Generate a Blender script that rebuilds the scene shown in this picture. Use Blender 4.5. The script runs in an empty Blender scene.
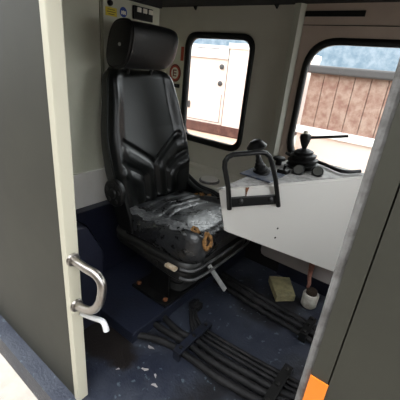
import bpy, bmesh, math, random
from mathutils import Vector, Matrix
random.seed(7)
S = bpy.context.scene
C = S.collection

# ------------------------------------------------------------------ camera
cam_data = bpy.data.cameras.new('camera')
cam = bpy.data.objects.new('camera', cam_data); C.objects.link(cam)
yaw, pitch, roll = math.radians(35.5), math.radians(23), math.radians(5.7)
fw = Vector((-math.sin(yaw)*math.cos(pitch), math.cos(yaw)*math.cos(pitch), -math.sin(pitch)))
r0 = Vector((math.cos(yaw), math.sin(yaw), 0)); u0 = r0.cross(fw)
Rt = math.cos(roll)*r0 + math.sin(roll)*u0
Up = -math.sin(roll)*r0 + math.cos(roll)*u0
m = Matrix.Identity(4)
for i in range(3):
    m[i][0], m[i][1], m[i][2] = Rt[i], Up[i], -fw[i]
m[0][3], m[1][3], m[2][3] = 0, 0, 1.18
cam.matrix_world = m
cam_data.sensor_width = 36; cam_data.lens = 36*320/400
cam_data.clip_start = .01
S.camera = cam

# ------------------------------------------------------------------ world and exposure
W = bpy.data.worlds.new('overcast_sky'); S.world = W
W.use_nodes = True
bgn = W.node_tree.nodes['Background']
bgn.inputs[0].default_value = (.93, .97, 1.0, 1)
bgn.inputs[1].default_value = 5.0
S.view_settings.view_transform = 'Standard'
S.view_settings.look = 'None'
S.view_settings.gamma = 1
S.view_settings.exposure = 0.2

# ------------------------------------------------------------------ materials
def mat(name, col, rough=.6, metal=0, col2=None, scale=8, lo=.4, hi=.62, bump=0, bscale=60, rough2=None, detail=6, spec=.5, coat=0):
    M = bpy.data.materials.new(name); M.use_nodes = True
    nt = M.node_tree; b = nt.nodes['Principled BSDF']
    b.inputs['Base Color'].default_value = (*col, 1)
    b.inputs['Roughness'].default_value = rough
    b.inputs['Metallic'].default_value = metal
    b.inputs['Specular IOR Level'].default_value = spec
    b.inputs['Coat Weight'].default_value = coat
    tc = nt.nodes.new('ShaderNodeTexCoord')
    if col2 is not None:
        n = nt.nodes.new('ShaderNodeTexNoise'); n.inputs['Scale'].default_value = scale; n.inputs['Detail'].default_value = detail
        n.inputs['Roughness'].default_value = .65
        nt.links.new(tc.outputs['Object'], n.inputs['Vector'])
        r = nt.nodes.new('ShaderNodeValToRGB')
        r.color_ramp.elements[0].position = lo; r.color_ramp.elements[1].position = hi
        r.color_ramp.elements[0].color = (*col, 1); r.color_ramp.elements[1].color = (*col2, 1)
        nt.links.new(n.outputs['Fac'], r.inputs[0]); nt.links.new(r.outputs[0], b.inputs['Base Color'])
        if rough2 is not None:
            q = nt.nodes.new('ShaderNodeMapRange')
            q.inputs[1].default_value = lo; q.inputs[2].default_value = hi
            q.inputs[3].default_value = rough; q.inputs[4].default_value = rough2
            nt.links.new(n.outputs['Fac'], q.inputs[0]); nt.links.new(q.outputs[0], b.inputs['Roughness'])
    if bump:
        n2 = nt.nodes.new('ShaderNodeTexNoise'); n2.inputs['Scale'].default_value = bscale; n2.inputs['Detail'].default_value = 3
        nt.links.new(tc.outputs['Object'], n2.inputs['Vector'])
        bp = nt.nodes.new('ShaderNodeBump'); bp.inputs['Strength'].default_value = bump; bp.inputs['Distance'].default_value = .01
        nt.links.new(n2.outputs['Fac'], bp.inputs['Height']); nt.links.new(bp.outputs[0], b.inputs['Normal'])
    return M

def glass_mat():
    M = bpy.data.materials.new('window_glass'); M.use_nodes = True
    nt = M.node_tree; nt.nodes.clear()
    o = nt.nodes.new('ShaderNodeOutputMaterial'); mx = nt.nodes.new('ShaderNodeMixShader')
    t = nt.nodes.new('ShaderNodeBsdfTransparent'); g = nt.nodes.new('ShaderNodeBsdfGlossy')
    t.inputs[0].default_value = (.96, .97, .96, 1); g.inputs['Roughness'].default_value = .02
    f = nt.nodes.new('ShaderNodeFresnel'); f.inputs[0].default_value = 1.25
    nt.links.new(f.outputs[0], mx.inputs[0]); nt.links.new(t.outputs[0], mx.inputs[1]); nt.links.new(g.outputs[0], mx.inputs[2])
    nt.links.new(mx.outputs[0], o.inputs[0])
    return M

def floor_mat():
    # worn dark blue floor paint: grime patches, scuffed grey patches and small bare chips
    M = mat('worn_blue_floor_paint', (.018, .022, .038), .42, col2=(.046, .052, .068), scale=5, lo=.35, hi=.7, bump=.25, bscale=90, rough2=.6)
    nt = M.node_tree; b = nt.nodes['Principled BSDF']
    prev = b.inputs['Base Color'].links[0].from_socket
    tc = nt.nodes.new('ShaderNodeTexCoord')
    def layer(prev, scale, lo, hi, col, det):
        n = nt.nodes.new('ShaderNodeTexNoise'); n.inputs['Scale'].default_value = scale; n.inputs['Detail'].default_value = det
        nt.links.new(tc.outputs['Object'], n.inputs['Vector'])
        r = nt.nodes.new('ShaderNodeMapRange'); r.inputs[1].default_value = lo; r.inputs[2].default_value = hi
        nt.links.new(n.outputs['Fac'], r.inputs[0])
        x = nt.nodes.new('ShaderNodeMix'); x.data_type = 'RGBA'
        nt.links.new(r.outputs[0], x.inputs[0]); nt.links.new(prev, x.inputs[6]); x.inputs[7].default_value = (*col, 1)
        return x.outputs[2]
    prev = layer(prev, 3.2, .5, .62, (.012, .012, .015), 4)
    prev = layer(prev, 34, .64, .69, (.085, .11, .13), 3)
    # oily brown-black stain with its own outline beside the plinth
    g = nt.nodes.new('ShaderNodeNewGeometry'); vm = nt.nodes.new('ShaderNodeVectorMath'); vm.operation = 'SUBTRACT'; vm.inputs[1].default_value = (-.93, .655, 0)
    nt.links.new(g.outputs['Position'], vm.inputs[0])
    sc = nt.nodes.new('ShaderNodeVectorMath'); sc.operation = 'MULTIPLY'; sc.inputs[1].default_value = (1, 2.2, 0); nt.links.new(vm.outputs[0], sc.inputs[0])
    ln = nt.nodes.new('ShaderNodeVectorMath'); ln.operation = 'LENGTH'; nt.links.new(sc.outputs[0], ln.inputs[0])
    nz = nt.nodes.new('ShaderNodeTexNoise'); nz.inputs['Scale'].default_value = 14; nt.links.new(tc.outputs['Object'], nz.inputs['Vector'])
    ma = nt.nodes.new('ShaderNodeMath'); ma.operation = 'MULTIPLY_ADD'; ma.inputs[1].default_value = .22; nt.links.new(nz.outputs['Fac'], ma.inputs[0]); nt.links.new(ln.outputs['Value'], ma.inputs[2])
    r = nt.nodes.new('ShaderNodeMapRange'); r.inputs[1].default_value = .34; r.inputs[2].default_value = .28; nt.links.new(ma.outputs[0], r.inputs[0])
    x = nt.nodes.new('ShaderNodeMix'); x.data_type = 'RGBA'; nt.links.new(r.outputs[0], x.inputs[0]); nt.links.new(prev, x.inputs[6]); x.inputs[7].default_value = (.012, .009, .008, 1)
    prev = x.outputs[2]
    nt.links.new(prev, b.inputs['Base Color'])
    return M

MT = dict(
    floor=floor_mat(),
    blue=mat('dark_blue_gloss_paint', (.008, .009, .020), .45, col2=(.012, .014, .028), scale=7, bump=.1, bscale=40),
    plinth=mat('dark_blue_plinth_paint', (.011, .014, .028), .5, col2=(.006, .007, .012), scale=4, lo=.5, hi=.7, bump=.15, bscale=80),
    cream=mat('grey_green_cabinet_paint', (.62, .62, .50), .5, col2=(.56, .56, .45), scale=3, bump=.05, bscale=120),
    white=mat('offwhite_wall_paint', (.74, .71, .66), .55, col2=(.64, .60, .53), scale=4, lo=.5, hi=.75),
    wall=mat('warm_grey_wall_paint', (.63, .60, .52), .5, col2=(.56, .53, .455), scale=3, lo=.5, hi=.75, bump=.06, bscale=100),
    post=mat('pale_grey_green_post_paint', (.55, .55, .47), .5),
    pinkwall=mat('taupe_panel_paint', (.56, .45, .38), .5, col2=(.50, .40, .34), scale=4),
    ceil=mat('black_headliner', (.012, .011, .012), .8, bump=.2, bscale=50),
    rubber=mat('black_rubber', (.006, .006, .006), .5, bump=.05, bscale=90, spec=.3),
    vinyl=mat('black_vinyl', (.006, .007, .007), .32, col2=(.008, .009, .009), scale=5, bump=.06, bscale=160, spec=.5),
    headv=mat('black_headrest_vinyl', (.008, .008, .009), .5, bump=.12, bscale=160),
    plastic=mat('worn_black_plastic', (.009, .0085, .008), .42, col2=(.020, .018, .016), scale=9, lo=.5, hi=.8, bump=.1, bscale=70),
    lip=mat('scuffed_dark_grey_plastic', (.045, .045, .046), .35, col2=(.09, .09, .09), scale=15),
    bellows=mat('dusty_black_bellows', (.005, .005, .005), .8, bump=.2, bscale=50),
    clampblue=mat('dark_blue_clamp_paint', (.014, .018, .034), .5, col2=(.008, .009, .014), scale=20),
    blackm=mat('black_painted_steel', (.006, .006, .006), .40, col2=(.016, .015, .014), scale=20, lo=.55, hi=.8, spec=.3),
    hose=mat('dusty_black_hose', (.008, .008, .009), .6, col2=(.022, .021, .022), scale=14, bump=.25, bscale=120, spec=.25),
    foam=mat('exposed_brown_foam', (.33, .17, .055), .95, col2=(.09, .045, .02), scale=45, lo=.45, hi=.65, bump=.8, bscale=120),
    darkhole=mat('dark_brown_hollow', (.03, .018, .01), .95),
    console=mat('light_grey_console_paint', (.62, .60, .565), .5, col2=(.57, .55, .51), scale=2.5, lo=.5, hi=.8),
    contop=mat('dusty_console_top', (.40, .385, .37), .7, col2=(.16, .15, .14), scale=22, lo=.45, hi=.68, bump=.2, bscale=70),
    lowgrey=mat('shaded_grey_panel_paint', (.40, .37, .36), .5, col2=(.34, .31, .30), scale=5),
    chrome=mat('tarnished_chrome', (.36, .335, .31), .30, 1, col2=(.22, .18, .15), scale=26, lo=.5, hi=.75, rough2=.45),
    whitep=mat('white_plastic', (.58, .58, .58), .4),
    ivory=mat('soiled_ivory_plastic', (.62, .54, .42), .5, col2=(.38, .28, .18), scale=40),
    steel=mat('brushed_steel', (.55, .55, .54), .45, .35, col2=(.42, .42, .42), scale=30),
    rust=mat('rusty_bolt', (.20, .07, .025), .9, col2=(.09, .03, .012), scale=60),
    sponge=mat('dirty_yellow_foam', (.36, .31, .16), .95, col2=(.20, .18, .10), scale=14, bump=.5, bscale=90),
    cup=mat('dirty_white_plastic', (.66, .64, .58), .55, col2=(.40, .36, .30), scale=16),
    tape=mat('brown_pink_rag', (.42, .20, .15), .85, col2=(.26, .11, .08), scale=30),
    yellow=mat('yellow_sticker', (.72, .56, .03), .5),
    bluesign=mat('blue_sign', (.02, .06, .30), .45),
    red=mat('red_sign', (.48, .06, .03), .5),
    maroon=mat('dark_red_sign_border', (.20, .03, .02), .5),
    pale=mat('pale_sign_white', (.78, .74, .64), .5),
    ink=mat('dark_ink', (.03, .03, .02), .6),
    seal=mat('grey_rubber_seal', (.16, .155, .15), .8, col2=(.09, .085, .08), scale=30, bump=.4, bscale=60),
    orange=mat('orange_paint', (.80, .20, .01), .45),
    olive=mat('dark_olive_paint', (.030, .029, .020), .6, col2=(.024, .023, .016), scale=4),
    jamb=mat('cream_jamb_paint', (.50, .47, .37), .5),
    glass=glass_mat(),
    dial=mat('grey_dial_face', (.13, .13, .12), .25),
    bluedirt=mat('blue_grey_plate', (.03, .045, .085), .6, col2=(.14, .14, .15), scale=25),
    # outside
    vpanel=mat('pale_pink_vehicle_paint', (.80, .64, .57), .5, col2=(.76, .60, .53), scale=1.2),
    vwhite=mat('white_vehicle_paint', (.88, .87, .85), .5),
    vseam=mat('dark_seam', (.08, .055, .045), .8),
    beam=mat('rust_brown_beam', (.075, .028, .022), .8, col2=(.13, .055, .042), scale=9),
    ballast=mat('sandy_ballast', (.60, .40, .29), .95, col2=(.48, .32, .24), scale=14, bump=.6, bscale=20),
    wood=mat('weathered_red_boards', (.24, .13, .10), .9, col2=(.36, .25, .20), scale=9),
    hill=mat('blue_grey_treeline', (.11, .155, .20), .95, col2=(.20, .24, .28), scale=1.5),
    blocker=mat('dark_brown_blocker', (.10, .085, .07), .9, col2=(.07, .06, .05), scale=3),  # for the added wall that blocks low sky behind the camera
    ground=mat('grey_ground', (.34, .31, .27), .95, col2=(.26, .23, .20), scale=3),
    vgrey=mat('grey_steel', (.06, .055, .055), .6),
)

# ------------------------------------------------------------------ helpers
LOC = {}
def obj(name, bm, m, parent=None, smooth=False):
    """one mesh object from world-space geometry; the origin follows the parent"""
    if isinstance(m, str): m = MT[m]
    p = Vector((0, 0, 0))
    q = parent
    if parent is not None: p = LOC[parent.name]
    else:
        if len(bm.verts):
            xs = [v.co for v in bm.verts]
            p = Vector((sum(v.x for v in xs)/len(xs), sum(v.y for v in xs)/len(xs), min(v.z for v in xs)))
    for v in bm.verts: v.co -= p
    bmesh.ops.recalc_face_normals(bm, faces=bm.faces)
    me = bpy.data.meshes.new(name); bm.to_mesh(me); bm.free()
    me.materials.append(m)
    if smooth:
        for f in me.polygons: f.use_smooth = True
        me.set_sharp_from_angle(angle=math.radians(42))
    o = bpy.data.objects.new(name, me); C.objects.link(o)
    if parent is not None: o.parent = parent
    else: o.location = p
    LOC[o.name] = p
    return o
def thing(name, loc, label, cat, group=None):
    o = bpy.data.objects.new(name, None); C.objects.link(o); o.location = loc; o.empty_display_size = .05
    LOC[o.name] = Vector(loc)
    tag(o, label, cat, group); return o
def tag(o, label, cat, group=None):
    o['label'] = label; o['category'] = cat
    if group: o['group'] = group
    return o
def struct(name, bm, m, parent=None):
    o = obj(name, bm, m, parent)
    if parent is None: o['kind'] = 'structure'
    return o
def B(): return bmesh.new()
def box(bm, a, b, bev=0, seg=2):
    r = bmesh.ops.create_cube(bm, size=1)
    vs = r['verts']
    for v in vs:
        v.co = Vector([(a[i]+b[i])/2 + v.co[i]*(b[i]-a[i]) for i in range(3)])
    if bev:
        es = list({e for v in vs for e in v.link_edges})
        bmesh.ops.bevel(bm, geom=es, offset=bev, segments=seg, affect='EDGES', profile=.5)
    return bm
def prism(bm, pts, vec, bev=0):
    """polygon pts (3d) extruded along vec"""
    vec = Vector(vec)
    a = [bm.verts.new(Vector(p)) for p in pts]; b = [bm.verts.new(Vector(p)+vec) for p in pts]
    n = len(a)
    fs = [bm.faces.new(a), bm.faces.new(b[::-1])]
    for i in range(n): fs.append(bm.faces.new((a[i], b[i], b[(i+1) % n], a[(i+1) % n])))
    if bev:
        es = list({e for f in fs for e in f.edges})
        bmesh.ops.bevel(bm, geom=es, offset=bev, segments=2, affect='EDGES', profile=.5)
    return bm
def smooth_path(pts, n=6):
    P = [Vector(p) for p in pts]
    if len(P) < 3: return P
    out = []
    for i in range(len(P)-1):
        p0 = P[max(i-1, 0)]; p1 = P[i]; p2 = P[i+1]; p3 = P[min(i+2, len(P)-1)]
        for k in range(n):
            t = k/n
            out.append(.5*((2*p1)+(p2-p0)*t+(2*p0-5*p1+4*p2-p3)*t*t+(-p0+3*p1-3*p2+p3)*t**3))
    out.append(P[-1]); return out
def tube(bm, pts, r, seg=10, closed=False):
    P = [Vector(p) for p in pts]; n = len(P); rings = []
    ref = None
    for i in range(n):
        a = P[(i-1) % n] if closed else P[max(i-1, 0)]
        b = P[(i+1) % n] if closed else P[min(i+1, n-1)]
        t = (b-a).normalized()
        if ref is None:
            ref = Vector((0, 0, 1)) if abs(t.z) < .9 else Vector((1, 0, 0))
        x = (ref - t*ref.dot(t)).normalized(); ref = x; y = t.cross(x)
        rr = r[i] if isinstance(r, (list, tuple)) else r
        rings.append([bm.verts.new(P[i]+x*(rr*math.cos(2*math.pi*k/seg))+y*(rr*math.sin(2*math.pi*k/seg))) for k in range(seg)])
    for i in range(n if closed else n-1):
        A, Bq = rings[i], rings[(i+1) % n]
        for k in range(seg): bm.faces.new((A[k], A[(k+1) % seg], Bq[(k+1) % seg], Bq[k]))
    if not closed:
        bm.faces.new(rings[0][::-1]); bm.faces.new(rings[-1])
    return bm
def lathe(bm, c, axis, prof, seg=24, sx=1, sy=1):
    """prof: (radius, height) pairs along axis from c"""
    ax = Vector(axis).normalized(); ref = Vector((0, 0, 1)) if abs(ax.z) < .9 else Vector((1, 0, 0))
    x = (ref-ax*ref.dot(ax)).normalized(); y = ax.cross(x); c = Vector(c); rings = []
    for r, h in prof:
        rings.append([bm.verts.new(c+ax*h+x*(sx*max(r, 1e-4)*math.cos(2*math.pi*k/seg))+y*(sy*max(r, 1e-4)*math.sin(2*math.pi*k/seg))) for k in range(seg)])
    for A, Bq in zip(rings, rings[1:]):
        for k in range(seg): bm.faces.new((A[k], A[(k+1) % seg], Bq[(k+1) % seg], Bq[k]))
    bm.faces.new(rings[0][::-1]); bm.faces.new(rings[-1])
    return bm
def round_poly(pts, rad, n=6):
    """2d polygon with rounded corners; rad one radius or one per corner"""
    out = []; N = len(pts)
    for i in range(N):
        p = Vector(pts[i]).to_2d() if len(pts[i]) > 2 else Vector(pts[i])
        a = Vector(pts[i-1]); b = Vector(pts[(i+1) % N])
        r = rad[i] if isinstance(rad, (list, tuple)) else rad
        u = (a-p).normalized(); v = (b-p).normalized()
        A = p+u*r; D = p+v*r
        for k in range(n+1):
            t = k/n
            out.append(A*(1-t)**2+p*2*t*(1-t)+D*t*t)
    return out
def loft(bm, rings, cap=True):
    R = [[bm.verts.new(p) for p in r] for r in rings]; n = len(R[0])
    for A, Bq in zip(R, R[1:]):
        for k in range(n): bm.faces.new((A[k], A[(k+1) % n], Bq[(k+1) % n], Bq[k]))
    if cap: bm.faces.new(R[0][::-1]); bm.faces.new(R[-1])
    return bm
def ring_frame(bm, outer, inner, y0, y1, bulge=.0):
    """frame between two xz loops of equal length, from depth y0 to y1"""
    n = len(outer)
    mid = [(o+i)/2 for o, i in zip(outer, inner)]
    def row(l, y): return [bm.verts.new((p[0], y, p[1])) for p in l]
    rows = [row(outer, y1), row(outer, y0), row(mid, y0-bulge), row(inner, y0), row(inner, y1)]
    for a, b in zip(rows, rows[1:]+rows[:1]):
        for k in range(n): bm.faces.new((a[k], a[(k+1) % n], b[(k+1) % n], b[k]))
    return bm
def wall_with_holes(bm, x0, x1, z0, z1, y, th, holes):
    """wall in the xz plane with window holes (loops), filled by triangulation, extruded by th"""
    loops = [[Vector((x0, z0)), Vector((x1, z0)), Vector((x1, z1)), Vector((x0, z1))]] + holes
    edges = []
    for L in loops:
        vs = [bm.verts.new((p[0], y, p[1])) for p in L]
        for i in range(len(vs)): edges.append(bm.edges.new((vs[i], vs[(i+1) % len(vs)])))
    r = bmesh.ops.triangle_fill(bm, use_beauty=True, use_dissolve=False, edges=edges)
    fs = [g for g in r['geom'] if isinstance(g, bmesh.types.BMFace)]
    e = bmesh.ops.extrude_face_region(bm, geom=fs)
    for g in e['geom']:
        if isinstance(g, bmesh.types.BMVert): g.co.y += th
    return bm

# ------------------------------------------------------------------ the room shell
YW = 1.6                      # inner face of the window wall
ZC = 1.468                    # headlining
struct('floor', box(B(), (-1.62, .36, -.12), (.55, 1.80, 0)), 'floor')
# ceiling with a slightly ragged front edge hanging at the window wall
bm = box(B(), (-1.62, .40, ZC), (.55, 1.80, ZC+.10)); struct('ceiling', bm, 'ceil')
bm = B()
for x in (-1.29, -.80):
    prism(bm, [(x-.012, 1.575, ZC), (x+.012, 1.575, ZC), (x+.004, 1.575, ZC-.02)], (0, .012, 0))
struct('trim_1', bm, 'ceil')

# rear bulkhead: upper wall behind the cabinet, white band, dark blue dado
struct('wall_rear', box(B(), (-1.62, .44, 0), (-1.58, 1.78, ZC)), 'wall')
struct('wall_rear_white', box(B(), (-1.58, .47, .30), (-1.315, 1.60, .640)), 'white')
struct('wall_rear_blue', box(B(), (-1.58, .47, 0), (-1.268, 1.72, .462), .004), 'blue')

# window wall with two openings
w1o = [(-1.352, 1.342), (-.890, 1.342), (-.890, .722), (-1.352, .722)]
w1i = [(-1.322, 1.312), (-.916, 1.312), (-.916, .758), (-1.322, .758)]
w2o = [(-.624, 1.338), (-.06, 1.338), (-.06, .735), (-.624, .735)]
w2i = [(-.600, 1.310), (-.085, 1.310), (-.085, .765), (-.600, .765)]
def lp(p, r): return round_poly(p, r, 8)
w1O, w1I = lp(w1o, .085), lp(w1i, .062)
w2O, w2I = lp(w2o, .150), lp(w2i, .128)
def midloop(a, b): return [(p*.45+q*.55) for p, q in zip(a, b)]
struct('wall_window', wall_with_holes(B(), -1.60, .50, .545, 1.50, YW, .016, [midloop(w1O, w1I), midloop(w2O, w2I)]), 'wall')
struct('wall_window_lower', box(B(), (-1.60, 1.72, 0), (.50, 1.76, .60)), 'ceil')
for n, O, I in (('window_1', w1O, w1I), ('window_2', w2O, w2I)):
    f = struct(n, ring_frame(B(), O, I, YW-.010, YW+.018, .005), 'rubber')
    for q in f.data.polygons: q.use_smooth = True
    g = B(); prism(g, [(p[0], YW+.006, p[1]) for p in midloop(O, I)], (0, .005, 0))
    obj('pane', g, 'glass', f)
# fold line and ledge under the first window
struct('trim_2', prism(B(), [(-1.58, 1.6, .588), (-1.58, 1.585, .575), (-1.58, 1.575, .545), (-1.58, 1.6, .545)], (.98, 0, 0)), 'wall')
struct('trim_3', box(B(), (-1.58, 1.415, .525), (-.64, 1.72, .552), .006), 'wall')
# taupe panel round the second window and the post between the windows
struct('trim_4', wall_with_holes(B(), -.655, .50, .60, ZC, 1.592, .008, [w2O]), 'pinkwall')
bm = prism(B(), [(-.716, 1.60, .6), (-.704, 1.572, .6), (-.672, 1.566, .6), (-.655, 1.60, .6)], (0, 0, ZC-.6)); struct('trim_5', bm, 'post')
# slot and seam above the second window
struct('trim_6', box(B(), (-.655, 1.588, 1.418), (-.40, 1.592, 1.440)), 'rubber')
struct('trim_7', box(B(), (-.655, 1.5895, 1.383), (-.20, 1.592, 1.386)), 'ink')
# right-hand end wall with its windscreen opening
bm = B()
box(bm, (.50, .45, 0), (.54, 1.76, .75)); box(bm, (.50, .45, 1.40), (.54, 1.76, ZC)); box(bm, (.50, .45, .75), (.54, .95, 1.40)); box(bm, (.50, 1.62, .75), (.54, 1.76, 1.40))
struct('wall_front', bm, 'wall')
# doorway wall: the photographer stands outside it
bm = B(); box(bm, (-1.62, .42, -.12), (-.778, .455, 1.57)); box(bm, (-.778, .42, 1.475), (.0, .455, 1.57))
struct('wall_door', bm, 'olive')
bm = B(); box(bm, (-.778, .417, -.12), (-.752, .458, 1.475), .003); struct('trim_8', bm, 'jamb')
struct('wall_door_outer', box(B(), (-.022, .42, -.12), (.55, .455, 1.57)), 'olive')
bm = B(); box(bm, (-.062, .425, -.12), (-.048, .47, 1.475), .005); struct('trim_9', bm, 'seal')
struct('trim_10', box(B(), (-.0485, .418, -.12), (-.020, .462, .74)), 'orange')
struct('trim_11', box(B(), (-.0485, .42, .74), (-.020, .46, 1.475)), 'olive')

# plinth below the seat
struct('trim_12', box(B(), (-1.262, .722, 0), (-.805, 1.72, .06), .004), 'plinth')

# ------------------------------------------------------------------ rear cabinet
def cab(name, y0, y1, label):
    t = thing(name, (-1.45, (y0+y1)/2, .628), label, 'cabinet')
    obj('body', box(B(), (-1.578, y0, .632), (-1.345, y1, 1.418)), 'cream', t)
    return t
t = cab('wall_cabinet', .997, 1.349, 'grey-green wall cabinet behind the seat with switches and stickers')
d = obj('door', box(B(), (-1.345, 1.000, .628), (-1.330, 1.349, 1.418), .004), 'cream', t)
bm = lathe(B(), (-1.330, 1.035, 1.388), (1, 0, 0), [(.012, 0), (.012, .008), (.009, .014)], 16); obj('lock', bm, 'rubber', d)
t = cab('wall_cabinet', .475, .984, 'plain grey-green wall cabinet left of the stickered one')
obj('door', box(B(), (-1.345, .475, .628), (-1.330, .982, 1.418), .004), 'cream', t)
struct('trim_13', box(B(), (-1.578, .475, 1.418), (-1.318, 1.352, ZC)), 'ceil')

XS = -1.3295
# yellow sticker with three dark lines of small print
t = thing('sticker', (XS, 1.046, 1.335), 'yellow rectangular sticker on the cabinet, left of the round blue sign', 'sticker')
obj('backing', box(B(), (XS, 1.012, 1.338), (XS+.001, 1.074, 1.372)), 'yellow', t)
bm = B()
for k, (a, b) in enumerate(((1.024, 1.062), (1.020, 1.066), (1.028, 1.060))):
    box(bm, (XS+.001, a, 1.362-.009*k), (XS+.0014, b, 1.3645-.009*k))
obj('print', bm, 'ink', t)
# blue ear protection sign
t = thing('round_sign', (XS, 1.112, 1.344), 'round blue ear protection sign on the cabinet, above the headrest', 'sign')
obj('disc', lathe(B(), (XS, 1.112, 1.364), (1, 0, 0), [(.021, 0), (.021, .001)], 28), 'bluesign', t)
bm = lathe(B(), (XS+.001, 1.112, 1.362), (1, 0, 0), [(.0085, 0), (.0085, .0005)], 20)
for s in (-1, 1): box(bm, (XS+.001, 1.112+s*.011-.003, 1.354), (XS+.0016, 1.112+s*.011+.003, 1.369))
obj('pictogram', bm, 'pale', t)
# switch block: black bezel with three pale rockers
t = thing('switch_panel', (XS, 1.225, 1.345), 'black switch panel with three pale rockers on the cabinet', 'switch panel')
obj('bezel', box(B(), (XS, 1.165, 1.345), (XS+.014, 1.288, 1.402), .003), 'blackm', t)
for k in range(3):
    y = 1.181+.038*k
    obj('rocker', box(B(), (XS+.014, y, 1.377), (XS+.019, y+.026, 1.397), .002), 'pale', t)

# ------------------------------------------------------------------ emergency signs by the window
t = thing('emergency_sign', (-1.425, YW, 1.068), 'round red sign with letter E between headrest and window', 'sign')
obj('plate', lathe(B(), (-1.425, YW, 1.112), (0, -1, 0), [(.046, 0), (.046, .003)], 32, sx=1.12), 'maroon', t)
obj('disc', lathe(B(), (-1.425, YW-.003, 1.112), (0, -1, 0), [(.038, 0), (.038, .001)], 32, sx=1.12), 'red', t)
bm = lathe(B(), (-1.425, YW-.004, 1.112), (0, -1, 0), [(.029, 0), (.029, .001)], 32, sx=1.15); obj('centre', bm, 'pale', t)
bm = B(); yy = YW-.005
box(bm, (-1.440, yy-.0008, 1.092), (-1.432, yy, 1.132))
for z in (1.092, 1.1085, 1.125): box(bm, (-1.440, yy-.0008, z), (-1.411, yy, z+.007))
obj('letter', bm, 'maroon', t)
tag(obj('red_label', box(B(), (-1.388, YW-.002, 1.185), (-1.366, YW, 1.262)), 'red'), 'narrow upright red label beside the window gasket', 'label')
t = thing('toggle_switch', (-1.40, YW, 1.025), 'small black toggle switch below the red E sign', 'switch')
obj('mount', box(B(), (-1.424, YW-.008, 1.028), (-1.384, YW, 1.050), .002), 'blackm', t)
obj('lever', tube(B(), [(-1.398, YW-.008, 1.042), (-1.392, YW-.026, 1.048)], .0035), 'blackm', t)
# round cap on the ledge
t = thing('vent_cap', (-1.0, 1.47, .552), 'low round grey cap on the ledge under the window', 'cap')
obj('rim', lathe(B(), (-.995, 1.47, .552), (0, 0, 1), [(.060, 0), (.060, .008), (.055, .012)], 32), 'seal', t)
obj('lid', lathe(B(), (-.995, 1.47, .564), (0, 0, 1), [(.052, 0), (.049, .006), (.02, .009)], 32), 'white', t)

# ------------------------------------------------------------------ the seat
SY = 1.12
seat = thing('operator_seat', (-.93, SY, .06), 'worn black vinyl operator seat with headrest on a suspension base', 'seat')
def sstep(a, b, x):
    t = max(0, min(1, (x-a)/(b-a))); return t*t*(3-2*t)
def segdist(p, a, b):
    ax, ay = a; bx, by = b; px, py = p
    dx, dy = bx-ax, by-ay; L = dx*dx+dy*dy
    t = max(0, min(1, ((px-ax)*dx+(py-ay)*dy)/L)) if L else 0
    return math.hypot(px-ax-t*dx, py-ay-t*dy)
def pathdist(p, P): return min(segdist(p, a, b) for a, b in zip(P, P[1:]))
# ridges in (|y|, z) metres on the backrest, mirrored about the spine
GRV = [[(.0, .535), (.0, .690), (.022, .715), (.190, .825)],
       [(.078, .535), (.078, .640), (.094, .662), (.215, .735)]]
PUF = [[(.039, .535), (.039, .668), (.058, .694), (.200, .782)],
       [(.117, .535), (.117, .606), (.135, .632), (.215, .684)]]
def back_w(t):
    z = .47+.66*t
    w = .222+.034*sstep(.0, .35, t)-.056*sstep(.45, 1.0, t)
    if t > .90:
        q = (t-.90)/.10; w -= .060*(1-math.sqrt(max(0, 1-q*q)))
    if t < .06:
        q = (.06-t)/.06; w -= .03*(1-math.sqrt(max(0, 1-q*q)))
    return w
def back_xf(t): return -1.075-.125*t+.012*math.sin(math.pi*min(1, t/.6))
NS, NT = 96, 130
bm = B(); F = []; K = []
for j in range(NT+1):
    t = j/NT; z = .47+.66*t; w = back_w(t); fr = []; bk = []
    for i in range(NS+1):
        s = -1+2*i/NS
        s = math.copysign(1-(1-abs(s))**1.25, s)
        y = s*w
        x = back_xf(t)
        x += .030*sstep(.62, .92, abs(s))*(1-.5*sstep(.75, 1, t))        # side bolsters
        h = 0
        if .5 < z < .93:
            dg = min(pathdist((abs(y), z), P) for P in GRV)
            dp = min(pathdist((abs(y), z), P) for P in PUF)
            lo = sstep(.74, .66, z); h = (.005+.005*lo)*max(0, 1-(dp/.026)**2)-(.010+.007*lo)*max(0, 1-(dg/(.016-.002*lo))**2)
        x += h
        e = max(0, (abs(s)-.86)/.14); x -= .045*(1-math.sqrt(max(0, 1-e*e)))
        e = max(0, (t-.94)/.06); x -= .04*(1-math.sqrt(max(0, 1-e*e)))
        yc = SY+.020*(1-t)
        fr.append(bm.verts.new((x, yc+y, z)))
        xb = -1.175-.105*t
        e = max(0, (abs(s)-.7)/.3); xb += .035*(1-math.sqrt(max(0, 1-e*e)))
        xb += .02*max(0, (t-.95)/.05)
        bk.append(bm.verts.new((xb, yc+y, z)))
    F.append(fr); K.append(bk)
for j in range(NT):
    for i in range(NS):
        bm.faces.new((F[j][i], F[j][i+1], F[j+1][i+1], F[j+1][i]))
        bm.faces.new((K[j][i+1], K[j][i], K[j+1][i], K[j+1][i+1]))
    for i in (0, NS): bm.faces.new((F[j][i], F[j+1][i], K[j+1][i], K[j][i]))
for j in (0, NT):
    for i in range(NS): bm.faces.new((F[j][i], F[j][i+1], K[j][i+1], K[j][i]))
back = obj('backrest', bm, 'vinyl', seat, True)
# piping seam down the near side of the backrest
pp = []
for k in range(30):
    t = .03+.94*k/29; pp.append((back_xf(t)-.012, SY+.020*(1-t)-back_w(t)-.002, .47+.66*t))
obj('piping', tube(B(), pp, .0045, 8), 'vinyl', back, True)
obj('button', lathe(B(), (-1.12, SY-back_w(.4)+.002, .655), (.3, -1, 0), [(.008, 0), (.008, .004), (.004, .007)], 14), 'blackm', back, True)

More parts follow.
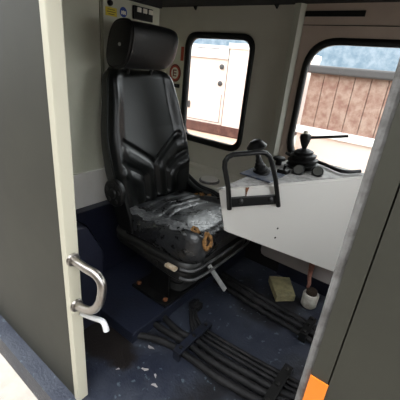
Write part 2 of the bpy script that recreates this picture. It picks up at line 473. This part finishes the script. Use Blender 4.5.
# headrest: bolster with flat end caps
prof = []
for k in range(40):
    a = 2*math.pi*k/40; c, s_ = math.cos(a), math.sin(a)
    px = math.copysign(abs(c)**.75, c); pz = math.copysign(abs(s_)**.70, s_)
    px *= (.078 if c > 0 else .070)
    prof.append((px, pz*.089))
def hr(y, k): return [Vector((-1.150+p*k+.28*q*k, y, 1.222+q*k)) for p, q in prof]
bm = loft(B(), [hr(.930, .90), hr(.934, .96), hr(.944, 1.0), hr(1.00, 1.02), hr(1.07, 1.03), hr(1.14, 1.02), hr(1.180, 1.0), hr(1.205, .95), hr(1.218, .85), hr(1.223, .70)])
head = obj('headrest', bm, 'headv', seat, True)
bm = B(); tube(bm, [p for p in hr(.941, 1.015)], .0045, 8, True); obj('piping', bm, 'headv', head, True)
obj('screw', lathe(B(), (-1.135, .930, 1.222), (0, -1, 0), [(.007, 0), (.006, .004)], 14), 'steel', head, True)
for s in (-1, 1):
    obj('headrest_post', tube(B(), [(-1.225, SY-.02+s*.07, 1.06), (-1.19, SY-.02+s*.07, 1.15)], .008), 'blackm', seat, True)

# cushion
NX, NY = 90, 90
x0, x1, hw = -1.085, -.608, .252
bm = B(); T = []; Bt = []
def chev(x, y):
    """fan of cross ribs at the back of the cushion"""
    h = 0
    for k in range(4):
        P = [(-1.045+.048*k, 0.0), (-1.035+.048*k, .06), (-1.0+.045*k, .20-.02*k)]
        d = pathdist((x, abs(y)), P); h = min(h, -.0025*max(0, 1-(d/.012)**2))
    return h
for j in range(NX+1):
    u = j/NX; x = x0+(x1-x0)*u; ft = []; fb = []
    for i in range(NY+1):
        s = -1+2*i/NY
        s = math.copysign(1-(1-abs(s))**1.3, s)
        w = hw-.03*sstep(.15, 0, u)
        if u > .84:
            q = (u-.84)/.16; w -= .055*(1-math.sqrt(max(0, 1-q*q)))
        y = s*w
        z = .512+.032*sstep(.30, .85, u)+.020*sstep(.6, .9, abs(s))*sstep(.1, .5, u)
        if y < 0: z -= .013*max(0, 1-((y+.182+.012*u+.006*math.sin(21*x))/.013)**2)*sstep(.04, .12, u)*sstep(1, .9, u)
        z += chev(x, y) + .003*math.sin(31*x+17*y)*math.sin(23*y-9*x)
        e = max(0, (abs(s)-.80)/.20); z -= .085*(1-math.sqrt(max(0, 1-e*e)))
        e = max(0, (u-.86)/.14); z -= .055*(1-math.sqrt(max(0, 1-e*e)))
        ft.append(bm.verts.new((x, SY+y, z)))
        zb = .415
        fb.append(bm.verts.new((x-.03*u*u, SY+y*.92, zb)))
    T.append(ft); Bt.append(fb)
for j in range(NX):
    for i in range(NY):
        bm.faces.new((T[j][i], T[j][i+1], T[j+1][i+1], T[j+1][i])); bm.faces.new((Bt[j][i+1], Bt[j][i], Bt[j+1][i], Bt[j+1][i+1]))
    for i in (0, NY): bm.faces.new((T[j][i], T[j+1][i], Bt[j+1][i], Bt[j][i]))
for j in (0, NX):
    for i in range(NY): bm.faces.new((T[j][i], T[j][i+1], Bt[j][i+1], Bt[j][i]))
cushion_mat = mat('cracked_black_vinyl', (.012, .012, .013), .26, col2=(.042, .044, .047), scale=7, lo=.46, hi=.66, bump=.35, bscale=55, rough2=.52, spec=.7)
nt = cushion_mat.node_tree; bs = nt.nodes['Principled BSDF']; prev = bs.inputs['Base Color'].links[0].from_socket
tc = nt.nodes.new('ShaderNodeTexCoord'); vo = nt.nodes.new('ShaderNodeTexVoronoi'); vo.inputs['Scale'].default_value = 26
nt.links.new(tc.outputs['Object'], vo.inputs['Vector'])
mr = nt.nodes.new('ShaderNodeMapRange'); mr.inputs[1].default_value = .09; mr.inputs[2].default_value = .06; nt.links.new(vo.outputs['Distance'], mr.inputs[0])
mx = nt.nodes.new('ShaderNodeMix'); mx.data_type = 'RGBA'; nt.links.new(mr.outputs[0], mx.inputs[0]); nt.links.new(prev, mx.inputs[6]); mx.inputs[7].default_value = (.008, .006, .005, 1)
nt.links.new(mx.outputs[2], bs.inputs['Base Color'])
cush = obj('cushion', bm, cushion_mat, seat, True)
# torn vinyl flap curling along the near edge of the cushion
bm = B()
ra = []; rb = []
for k in range(27):
    u = k/26; x = -1.06+.37*u
    j1 = .006*math.sin(k*1.7)+.004*math.sin(k*3.1); j2 = .010*math.sin(k*1.1+1)+.006*math.sin(k*2.7)
    ra.append((x, SY-.168+j1-.012*u, .522+.030*sstep(.3, .8, u)+.006))
    rb.append((x+.01, SY-.226+j2-.006*u, .514+.026*sstep(.3, .8, u)+.010+.5*j1))
loft(bm, [[Vector(p) for p in ra]+[Vector(p)-Vector((0, 0, .004)) for p in ra[::-1]], [Vector(p) for p in rb]+[Vector(p)-Vector((0, 0, .004)) for p in rb[::-1]]])
obj('torn_flap', bm, mat('dusty_torn_vinyl', (.06, .06, .062), .45, col2=(.20, .20, .20), scale=30, lo=.45, hi=.7, bump=.5, bscale=70), cush, True)
# exposed foam at the holes in the cover
def foam(c, rx, rz, r, ax):
    """ragged ring of foam with a dark hollow"""
    ax = Vector(ax).normalized(); ref = Vector((0, 0, 1)) if abs(ax.z) < .8 else Vector((1, 0, 0))
    v = (ref-ax*ref.dot(ax)).normalized(); w = ax.cross(v); c = Vector(c)
    pts = []; rs = []
    for k in range(26):
        a = 2*math.pi*k/26; j = 1+.12*math.sin(3*a+1)+.07*math.sin(7*a)
        pts.append(c+v*(rz*j*math.cos(a))+w*(rx*j*math.sin(a))); rs.append(r*(1+.3*math.sin(5*a+.5)))
    o = obj('exposed_foam', tube(B(), pts, rs, 8, True), 'foam', cush, True); o['label'] = 'brown foam showing through a hole'
    obj('hollow', lathe(B(), c-ax*.006, ax, [(rz*.95, 0), (rz*.9, .006)], 20, 1, rx/rz), 'darkhole', cush)
foam((-.606, .930, .533), .017, .030, .0085, (1, -.25, .15))
foam((-.668, .925, .563), .011, .014, .006, (.3, -.1, 1))
for c, s in (((-.93, 1.318, .530), .016), ((-.900, 1.345, .528), .012), ((-.955, 1.300, .530), .010)):
    bm = B(); bmesh.ops.create_icosphere(bm, subdivisions=3, radius=s)
    for v in bm.verts:
        n = .75+.35*math.sin(v.co.x*310)*math.sin(v.co.y*270+1); v.co = Vector((v.co.x*n*1.2, v.co.y*n, v.co.z*.6*n))+Vector(c)
    o = obj('exposed_foam', bm, 'foam', cush, True); o['label'] = 'crumb of brown foam at the rear edge'

# suspension housing: moulded shell with two ribs
def rr(xa, xb, ya, yb, z, r, tilt=0):
    P = round_poly([(xa, ya), (xb, ya), (xb, yb), (xa, yb)], r, 6)
    return [Vector((p[0], p[1], z+tilt*(p[0]-xb))) for p in P]
cy0, cy1 = .868, 1.372
R = []
for z, g in ((.418, -.005), (.405, .004), (.392, .006), (.386, -.004), (.380, -.004), (.374, .006), (.350, .007), (.335, .004), (.330, -.004), (.324, -.002), (.312, -.012), (.300, -.03), (.292, -.07)):
    sh = (.418-z)/.126
    R.append(rr(-1.13-g+.03*sh*sh, -.632+g-.015*sh, cy0-g, cy1+g, z, .085, -.10*sh))
hous = obj('suspension_housing', loft(B(), R), 'plastic', seat, True)
for z, dx in ((.402, 0), (.358, .004)):
    o = obj('front_lip', tube(B(), smooth_path([(-.68, 1.375, z-.002), (-.640, 1.362, z-.002), (-.622+dx, 1.31, z), (-.618+dx, 1.12, z), (-.622+dx, .93, z), (-.640, .878, z-.002), (-.68, .862, z-.004)], 5), .0065, 10), 'lip', hous, True)
    o['label'] = 'scuffed dark grey lip'
# raised moulded marks on the near side, too worn to read
bm = B()
for k in range(7):
    x = -.90+.026*k; z = .3435-.10*.55*(x+.64)
    box(bm, (x, cy0-.0095, z), (x+.015, cy0-.004, z+.022), .0015)
obj('moulded_mark', bm, 'plastic', hous)
# bellows, scissor base and base plate
R = []
for k in range(9):
    z = .30-.195*k/8; g = .014 if k % 2 else 0
    R.append(rr(-.99-g, -.80+g, 1.02-g, 1.29+g, z, .05))
obj('bellows', loft(B(), R), 'bellows', seat, True)
bp_ = obj('base_plate', box(B(), (-1.055, .935, .0602), (-.812, 1.30, .078), .003), 'blackm', seat)
for x, y in ((-1.03, .965), (-.84, .965), (-1.03, 1.26)):
    o = obj('bolt', lathe(B(), (x, y, .078), (0, 0, 1), [(.013, 0), (.012, .010), (.006, .012)], 6), 'rust', bp_); o['label'] = 'rusty bolt'
bm = B(); prism(bm, [(-.97, .985, .078), (-.84, .985, .078), (-.85, .985, .29), (-.95, .985, .29)], (0, .012, 0)); obj('bracket', bm, 'blackm', seat)
# recliner knob and its side plate
kn = obj('recliner_knob', lathe(B(), (-1.085, .872, .610), (0, -1, 0), [(.060, 0), (.064, .006), (.064, .022), (.058, .028), (.024, .026), (.020, .034)], 28), 'blackm', seat, True)
for k in range(5):
    a = 2*math.pi*k/5+.3
    obj('knob_boss', lathe(B(), (-1.085+.041*math.cos(a), .8460, .610+.041*math.sin(a)), (0, -1, 0), [(.011, 0), (.009, .005)], 12), 'plastic', kn)
bm = B(); prism(bm, [(-1.135, .862, .655), (-1.06, .862, .662), (-1.03, .862, .60), (-.985, .862, .50), (-.975, .862, .44), (-1.06, .862, .44), (-1.12, .862, .56)], (0, .016, 0), .003)
obj('recliner_bracket', bm, 'blackm', seat)
# levers
o = obj('adjuster_lever', box(B(), (-.748, .838, .388), (-.690, .862, .404), .005), 'ivory', seat, True); o['label'] = 'small soiled ivory lever tab'
bm = B(); prism(bm, [(-.626, .978, .378), (-.626, .997, .385), (-.598, 1.120, .202), (-.598, 1.100, .192)], (.008, .002, 0), .002)
o = obj('suspension_lever', bm, 'steel', seat); o['label'] = 'flat bare steel lever'
obj('lever_hole', lathe(B(), (-.617, .990, .368), (1, 0, 0), [(.005, 0), (.006, .0015)], 12), 'ink', o)
for pts, r in (([(-1.10, 1.365, .575), (-1.0, 1.352, .535), (-.90, 1.372, .515), (-.80, 1.388, .450)], .0125), ([(-1.10, 1.392, .580), (-.99, 1.375, .545), (-.89, 1.396, .525), (-.79, 1.402, .460)], .0115)):
    obj('cable', tube(B(), smooth_path(pts, 6), r), 'rubber', seat, True)

# ------------------------------------------------------------------ control console
A0 = Vector((-.55, .871, 0)); D = Vector((.46175, .88701, 0)); N = Vector((-D.y, D.x, 0))   # N points away from the camera, towards the windows
ZT = .789
con = thing('control_console', (-.35, 1.35, 0), 'light grey control console with sloping underside beside the seat', 'console')
def fp(s, z, off=0): return A0+D*s+Vector((0, 0, z))-N*off
smax = .72
end = A0+D*smax
pl = [A0, end, Vector((end.x+.02, 1.585, 0)), Vector((-.56, 1.585, 0))]
def zb(p):
    s = (p-A0).dot(D); return .618-.495*(s-.045)
bm = B()
ztop = [bm.verts.new(p+Vector((0, 0, ZT))) for p in pl]
low = [fp(.045, .618), fp(smax, .618-.495*(smax-.045)), Vector((end.x+.02, 1.585, .29)), Vector((-.53, 1.585, .50))]
zlow = [bm.verts.new(p) for p in low]
bm.faces.new(ztop); bm.faces.new(zlow[::-1])
for i in range(4): bm.faces.new((ztop[i], zlow[i], zlow[(i+1) % 4], ztop[(i+1) % 4]))
bmesh.ops.bevel(bm, geom=list(bm.edges), offset=.005, segments=2, affect='EDGES')
body = obj('body', bm, 'console', con)
bm = B(); prism(bm, [p+Vector((0, 0, ZT+.0002))+(N*.008 if i < 2 else Vector((.0, -.008, 0)))+Vector((.006 if i in (0, 3) else -.006, 0, 0)) for i, p in enumerate(pl)], (0, 0, .003))
o = obj('top_panel', bm, 'contop', con); o['label'] = 'dusty worn top of the console'
for s, z in ((.300, .595), (.297, .552)):
    obj('fixing_hole', lathe(B(), fp(s, z), -N, [(.0045, -.002), (.0045, .001)], 12), 'ink', body)
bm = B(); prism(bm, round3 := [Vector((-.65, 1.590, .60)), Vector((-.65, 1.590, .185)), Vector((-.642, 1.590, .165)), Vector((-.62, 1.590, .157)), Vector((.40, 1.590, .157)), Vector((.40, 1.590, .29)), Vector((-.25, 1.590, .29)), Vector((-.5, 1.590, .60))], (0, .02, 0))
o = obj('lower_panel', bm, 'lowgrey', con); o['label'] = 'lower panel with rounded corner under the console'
# grab hoop on the console face
g = thing('grab_handle', A0+D*.17+Vector((0, 0, .70)), 'black steel grab hoop with flat bar bolted to the console face', 'handle')
hp = [fp(.048, .716, .014), fp(.030, .80, .016), fp(.004, .875, .018)]
arc = [fp(.003, .894, .018), fp(.012, .909, .018), fp(.030, .917, .018), fp(.135, .922, .018), fp(.160, .919, .018), fp(.180, .905, .018), fp(.193, .885, .018)]
tail = [fp(.228, .815, .016), fp(.268, .704, .014)]
obj('hoop', tube(B(), hp+arc+tail, .0088, 12), 'blackm', g, True)
bm = B(); prism(bm, [fp(.045, .721, .0), fp(.268, .712, .0), fp(.259, .750, .0), fp(.045, .757, .0)], -N*.012, .002)
bar = obj('mounting_bar', bm, 'blackm', g)
for s, z in ((.092, .740), (.225, .734)):
    obj('bolt', lathe(B(), fp(s, z, .012), -N, [(.011, 0), (.010, .004), (.004, .006)], 16), 'plastic', bar)
bm = B(); prism(bm, [fp(.112, ZT-.001, .0015), fp(.128, ZT-.001, .0015), fp(.122, ZT-.02, .0015), fp(.119, ZT-.055, .0015), fp(.115, ZT-.02, .0015)], N*.001)
o = obj('rust_streak', bm, 'rust', body)

# joystick by the handle
def joystick(c, label, boot, stick, knob, tilt=(0, 0)):
    t = thing('joystick', c, label, 'joystick')
    c = Vector(c); ax = Vector((tilt[0], tilt[1], 1)).normalized()
    obj('boot', lathe(B(), c, ax, boot, 26), 'rubber', t, True)
    obj('stick', lathe(B(), c, ax, stick, 16), 'blackm', t, True)
    return t, c, ax
zt = ZT+.004
t, c, ax = joystick((-.530, 1.150, zt), 'black joystick with domed knob standing behind the grab hoop',
    [(.036, 0), (.036, .008), (.027, .012), (.030, .018), (.030, .022), (.022, .027), (.024, .034), (.018, .040), (.018, .046), (.013, .052), (.014, .058), (.011, .066), (.009, .08)],
    [(.011, .04), (.009, .125)], None, (-.27, -.19))
obj('knob', lathe(B(), c, ax, [(.012, .094), (.024, .100), (.038, .108), (.040, .117), (.031, .128), (.022, .138), (.010, .143)], 28), 'blackm', t, True)
bm = B(); box(bm, (-.588, 1.075, zt-.001), (-.455, 1.215, zt+.0045), .002)
obj('base_plate', bm, 'bluedirt', t)

t, c, ax = joystick((-.455, 1.40, zt), 'short black joystick with pale button in front of the right window',
    [(.070, 0), (.070, .018), (.058, .022), (.066, .032), (.067, .038), (.052, .044), (.058, .052), (.058, .058), (.042, .064), (.044, .072), (.030, .080), (.014, .086)],
    [(.010, .06), (.010, .110)], None, (-.10, 0))
obj('grip', lathe(B(), c, ax, [(.009, .085), (.014, .098), (.021, .118), (.025, .134), (.022, .146), (.016, .150)], 20), 'blackm', t, True)
obj('button', lathe(B(), c, ax, [(.011, .149), (.011, .158), (.007, .162)], 16), 'pale', t, True)['label'] = 'pale thumb button'
obj('side_arm', tube(B(), [c+ax*.132, c+ax*.136+Vector((.16, .05, .03))], .006, 10), 'blackm', t, True)
def dial(x, y, r, h, label, face='dial'):
    t = thing('dial_gauge', (x, y, zt), label, 'gauge')
    a = Vector((.15, -.75, .65)).normalized()
    c = Vector((x, y, zt+r*.75))
    obj('case', lathe(B(), c-a*h, a, [(r*.9, 0), (r, h*.3), (r, h), (r*.85, h+.003)], 24), 'blackm', t, True)
    obj('face', lathe(B(), c+a*.003, a, [(r*.8, 0), (r*.8, .001)], 24), face, t)
dial(-.430, 1.285, .024, .022, 'round gauge in a black case on the console near the right joystick')
dial(-.365, 1.335, .024, .022, 'round gauge in a black case at the right of the console')
t = thing('push_button', (-.545, 1.345, zt), 'black mushroom push button on the console left of the right joystick', 'button')
obj('collar', lathe(B(), (-.545, 1.345, zt), (0, 0, 1), [(.014, 0), (.014, .022)], 18), 'blackm', t, True)
obj('cap', lathe(B(), (-.545, 1.345, zt+.022), (0, 0, 1), [(.026, 0), (.029, .006), (.024, .013), (.010, .016)], 20), 'rubber', t, True)
t = thing('toggle_lever', (-.475, 1.245, zt), 'short toggle lever on the console between the two joysticks', 'switch')
obj('mount', box(B(), (-.498, 1.225, zt), (-.455, 1.265, zt+.016), .003), 'blackm', t)
obj('lever', tube(B(), [(-.476, 1.245, zt+.016), (-.470, 1.238, zt+.038)], [.005, .007]), 'blackm', t, True)
bm = B(); tube(bm, smooth_path([(-.60, 1.56, .80), (-.52, 1.50, zt+.012), (-.42, 1.52, zt+.012), (-.30, 1.46, zt+.012), (-.24, 1.54, zt+.012)], 8), .008)
tag(obj('loose_cable', bm, 'hose', None, True), 'black cable lying across the back of the console', 'cable')

# ------------------------------------------------------------------ left foreground: locker, handle, lever
lk = thing('locker', (-1.15, .6, 0), 'dark blue steel locker with sloping top against the rear wall', 'locker')
bm = B(); prism(bm, [(-1.264, .47, 0), (-1.264, .716, 0), (-1.264, .750, .36), (-1.264, .744, .385), (-1.264, .672, .525), (-1.264, .47, .56)], (.234, 0, 0), .006)
obj('body', bm, 'blue', lk)
obj('lid', prism(B(), [(-1.264, .746, .387), (-1.264, .674, .527), (-1.264, .668, .536), (-1.264, .740, .396)], (.240, 0, 0)), 'blue', lk)
h = thing('door_grab_handle', (-.70, .42, .55), 'tarnished chrome D-shaped grab handle beside the doorway', 'handle')
hpts = smooth_path([(-.750, .437, .612), (-.67, .425, .628), (-.618, .42, .638), (-.596, .42, .628), (-.590, .42, .604), (-.598, .42, .565), (-.606, .42, .545), (-.63, .422, .510), (-.67, .425, .478), (-.750, .437, .440)], 5)
obj('bar', tube(B(), hpts, .0125, 14), 'chrome', h, True)
for z in (.612, .440):
    obj('flange', lathe(B(), (-.7515, .437, z), (1, 0, 0), [(.022, 0), (.020, .006), (.014, .008)], 18), 'chrome', h, True)
bm = B(); tube(bm, smooth_path([(-.7515, .452, .395), (-.665, .433, .448), (-.612, .43, .472), (-.594, .428, .468), (-.588, .428, .452)], 5), [.008]*17+[.0085]*4, 12)
tag(obj('door_latch_lever', bm, 'whitep', None, True), 'white bent lever below the chrome grab handle', 'lever')

# ------------------------------------------------------------------ hoses on the floor
HG = 'hoses clamped along the floor'
def hose(pts, r, label):
    tag(obj('hydraulic_hose', tube(B(), smooth_path(pts, 8), r, 12), 'hose', None, True), label, 'hose', HG)
hose([(-.822, .757, .020), (-.74, .800, .020), (-.66, .822, .0185), (-.55, .828, .0185), (-.40, .832, .0185), (-.25, .856, .0165), (-.10, .90, .0165)], .016, 'thick black floor hose nearest the doorway')
hose([(-.822, .865, .0185), (-.73, .866, .0185), (-.62, .878, .0185), (-.50, .876, .0185), (-.38, .884, .0185), (-.22, .905, .0185), (-.08, .945, .0185)], .016, 'second thick black floor hose from the doorway')
hose([(-.822, .93, .0165), (-.70, .908, .0165), (-.61, .922, .0165), (-.50, .918, .0165), (-.36, .930, .0165), (-.20, .948, .0165), (-.06, .99, .0165)], .015, 'third black floor hose from the doorway, beside the thin pipes')
for k, (y, l) in enumerate(((.957, 'thin black floor pipe next to the thick hoses'), (.982, 'middle one of three thin black floor pipes'), (1.007, 'thin black floor pipe farthest from the thick hoses'))):
    hose([(-.76+.02*k, 1.075+.01*k, .012), (-.72, 1.03+.018*k, .012), (-.66, y+.012, .012), (-.60, y, .011), (-.40, y+.010, .011), (-.21, y+.028, .011), (-.02, y+.06, .011)], .009, l)
for k, (y, r, l) in enumerate(((1.30, .014, 'nearest hose of the floor bundle in front of the seat base'), (1.342, .018, 'middle hose of the floor bundle in front of the seat base'), (1.388, .016, 'far hose of the floor bundle in front of the seat base'))):
    hose([(-.80, y+.045, r+.001), (-.66, y+.030, r+.001), (-.45, y+.012, r+.001), (-.23, y, r+.001), (.0, y-.03, r+.001), (.30, y-.06, r+.001)], r, l)
def clamp(x, ya, yb, h, label, mm='blackm'):
    t = thing('hose_clamp', (x, (ya+yb)/2, 0), label, 'clamp', 'hose clamps on the floor')
    bm = B(); box(bm, (x-.019, ya, h), (x+.019, yb, h+.012), .002)
    box(bm, (x-.017, ya, .0005), (x+.017, ya+.010, h+.002)); box(bm, (x-.017, yb-.010, .0005), (x+.017, yb, h+.002))
    obj('strap', bm, mm, t)
    for f in (.12, .5, .88):
        obj('bolt', lathe(B(), (x, ya+(yb-ya)*f, h+.012), (0, 0, 1), [(.009, 0), (.009, .007), (.005, .008)], 6), 'plastic', t)
clamp(-.608, .790, 1.030, .037, 'flat dark blue hose clamp nearest the seat base', 'clampblue')
clamp(-.210, .826, 1.060, .039, 'flat black hose clamp nearest the doorway seal')
clamp(-.232, 1.272, 1.418, .039, 'flat black hose clamp over the far bundle, near the white pot')
t = thing('hose_elbow', (-.74, 1.09, 0), 'dirty valve block where the thin pipes start by the seat base', 'valve')
obj('body', box(B(), (-.775, 1.075, .0005), (-.715, 1.125, .034), .004), 'hose', t)
for y in (1.088, 1.112):
    obj('nut', lathe(B(), (-.745, y, .034), (0, 0, 1), [(.011, 0), (.011, .012), (.006, .016)], 6), 'hose', t)

# things lying under the console
bm = B(); prism(bm, [(-.445, 1.432, .012), (-.367, 1.512, .012), (-.460, 1.648, .012), (-.560, 1.572, .012)], (0, 0, .042), .004)
tag(obj('foam_block', bm, 'sponge'), 'dirty yellow foam block lying on the floor under the console', 'foam block')
bm = B(); box(bm, (-.475, 1.465, .0), (-.445, 1.605, .012), .002)
tag(obj('batten', bm, 'hose'), 'dark packing under the yellow foam block', 'packing')
pot = thing('pot', (-.305, 1.55, 0), 'dirty white plastic pot standing on the floor under the console', 'pot')
obj('body', lathe(B(), (-.300, 1.555, .0), (0, 0, 1), [(.036, 0), (.042, .008), (.043, .075), (.040, .082)], 28), 'cup', pot, True)
obj('cap', lathe(B(), (-.300, 1.555, .082), (0, 0, 1), [(.030, 0), (.030, .018), (.024, .024)], 24), 'darkhole', pot, True)
bm = B(); tube(bm, smooth_path([(-.335, 1.535, .36), (-.330, 1.530, .26), (-.326, 1.522, .20), (-.318, 1.524, .155), (-.322, 1.528, .125)], 6), [.020, .02, .019, .018, .017, .016, .015, .014, .0135, .013, .0125, .012, .012, .011, .011, .010, .010, .010, .010, .009, .009, .008, .008, .007, .006], 10)
tag(obj('rag_strip', bm, 'tape', None, True), 'brownish pink strip hanging from the console above the white pot', 'strip')
struct('trim_14', box(B(), (-.56, 1.700, 0), (.48, 1.720, .12)), 'blue')

# flakes of bare paint and litter on the floor
for k, (x, y, l, a, lab) in enumerate(((-.672, .672, .030, .5, 'largest pale paint flake on the floor near the plinth corner'), (-.735, .765, .032, .2, 'thin pale paint flake just off the plinth corner'), (-.620, .680, .020, -.6, 'small pale paint flake, right of the largest one'), (-.592, .648, .028, .2, 'pale paint flake nearest the doorway'), (-.755, .600, .016, .9, 'small pale paint flake left of the largest one'))):
    bm = B(); P = []
    for q in range(8):
        b = 2*math.pi*q/8; rr_ = (1+.35*math.sin(q*2.3+k))
        px, py = l*.5*rr_*math.cos(b), l*.20*rr_*math.sin(b)
        P.append((x+px*math.cos(a)-py*math.sin(a), y+px*math.sin(a)+py*math.cos(a), .0003))
    prism(bm, P, (0, 0, .0012))
    tag(obj('paint_flake', bm, 'lowgrey'), lab, 'paint flake', 'paint flakes on the floor')

# ------------------------------------------------------------------ outside
struct('ground', box(B(), (-40, -30, -1.30), (40, 60, -1.20)), 'ground')
ang = math.radians(8.2); ex = Vector((math.cos(ang), math.sin(ang), 0)); ey = Vector((-math.sin(ang), math.cos(ang), 0))
O = Vector((-2.80, 4.0, 0))
def E(a, z, d=0): return O+ex*a+ey*d+Vector((0, 0, z))
def ebox(bm, a0, a1, z0, z1, d0, d1):
    prism(bm, [E(a0, z0, d0), E(a1, z0, d0), E(a1, z1, d0), E(a0, z1, d0)], ey*(d1-d0)); return bm
v = thing('service_vehicle', E(0, -1.2, .5), 'pale pink rail vehicle body outside the first window', 'rail vehicle')
obj('side_panel', ebox(B(), -2.5, .175, .37, 1.27, 0, 1.8), 'vpanel', v)
obj('side_panel', ebox(B(), .19, 1.05, .37, 1.405, -.02, 1.8), 'vpanel', v)
obj('roof_edge', ebox(B(), -2.5, .175, 1.27, 1.43, -.03, 1.8), 'vwhite', v)
obj('roof_edge', ebox(B(), .175, 1.06, 1.405, 1.47, -.04, 1.8), 'vwhite', v)
obj('frame_beam', ebox(B(), -2.5, 1.05, .235, .37, -.05, 1.6), 'beam', v)
bm = B(); ebox(bm, -2.5, .13, .395, .402, -.003, 0); ebox(bm, .125, .132, .40, .80, -.003, 0); ebox(bm, .172, .192, .37, 1.40, -.004, 0); ebox(bm, -.33, .10, 1.385, 1.392, -.034, -.03)
obj('seam', bm, 'vseam', v)
for a, z in ((.090, 1.165), (.090, .945)):
    obj('knob', lathe(B(), E(a, z, 0), -ey, [(.034, 0), (.034, .02), (.022, .028)], 20), 'vgrey', v, True)
obj('latch', lathe(B(), E(-.40, .60, 0), -ey, [(.055, 0), (.05, .018)], 20, 1, .45), 'vgrey', v, True)
obj('chain', tube(B(), smooth_path([E(.56, 1.02, -.03), E(.55, .80, -.04), E(.56, .55, -.03)], 6), .012), 'vgrey', v, True)
bm = B(); ebox(bm, -2.4, 1.0, -1.2, .0, .25, 1.4); obj('undercarriage', bm, 'vgrey', v)
tag(obj('platform', ebox(B(), -3.0, 1.3, -1.2, .225, -.70, .20), 'ballast'), 'sandy platform edge below the pale vehicle outside', 'platform')
tag(obj('step_plate', ebox(B(), .02, .34, .2255, .245, -.58, -.48), 'vgrey'), 'dark step plate on the platform outside the first window', 'step')
struct('sky_blocker', box(B(), (-14, -3.6, -1.2), (14, -3.0, 3.3)), 'blocker')  # unseen wall behind the camera, added to keep low sky light out of the doorway
# red boarded wagon seen through the second window
wgn = thing('wagon', (-.9, 4.6, -1.2), 'weathered red boarded wagon outside the right window', 'wagon')
for k in range(9):
    x = -1.62+.19*k
    obj('board', box(B(), (x, 4.5, .52), (x+.182, 4.56, 1.20)), 'wood', wgn)
obj('sill', box(B(), (-1.66, 4.46, .42), (.15, 4.6, .52)), 'vwhite', wgn)
obj('roof', box(B(), (-1.70, 4.42, 1.20), (.2, 6.2, 1.30), .02), 'vgrey', wgn)
obj('lower_side', box(B(), (-1.64, 4.5, -.4), (.12, 6.0, .42)), 'vpanel', wgn)
bm = B()
for x in (-1.3, -.2): lathe(bm, (x, 4.6, -.82), (0, 1, 0), [(.38, 0), (.38, .1)], 24)
obj('wheel', bm, 'vgrey', wgn)
# distant blue treeline
bm = B(); P = []
for k in range(61):
    x = -45+60*k/60; P.append((x, 26, 4.2+.5*math.sin(k*.9)+.35*math.sin(k*2.3)))
prism(bm, [(-45, 26, -1.2)]+P+[(15, 26, -1.2)], (0, 4, 0))
struct('distant_trees', bm, 'hill')
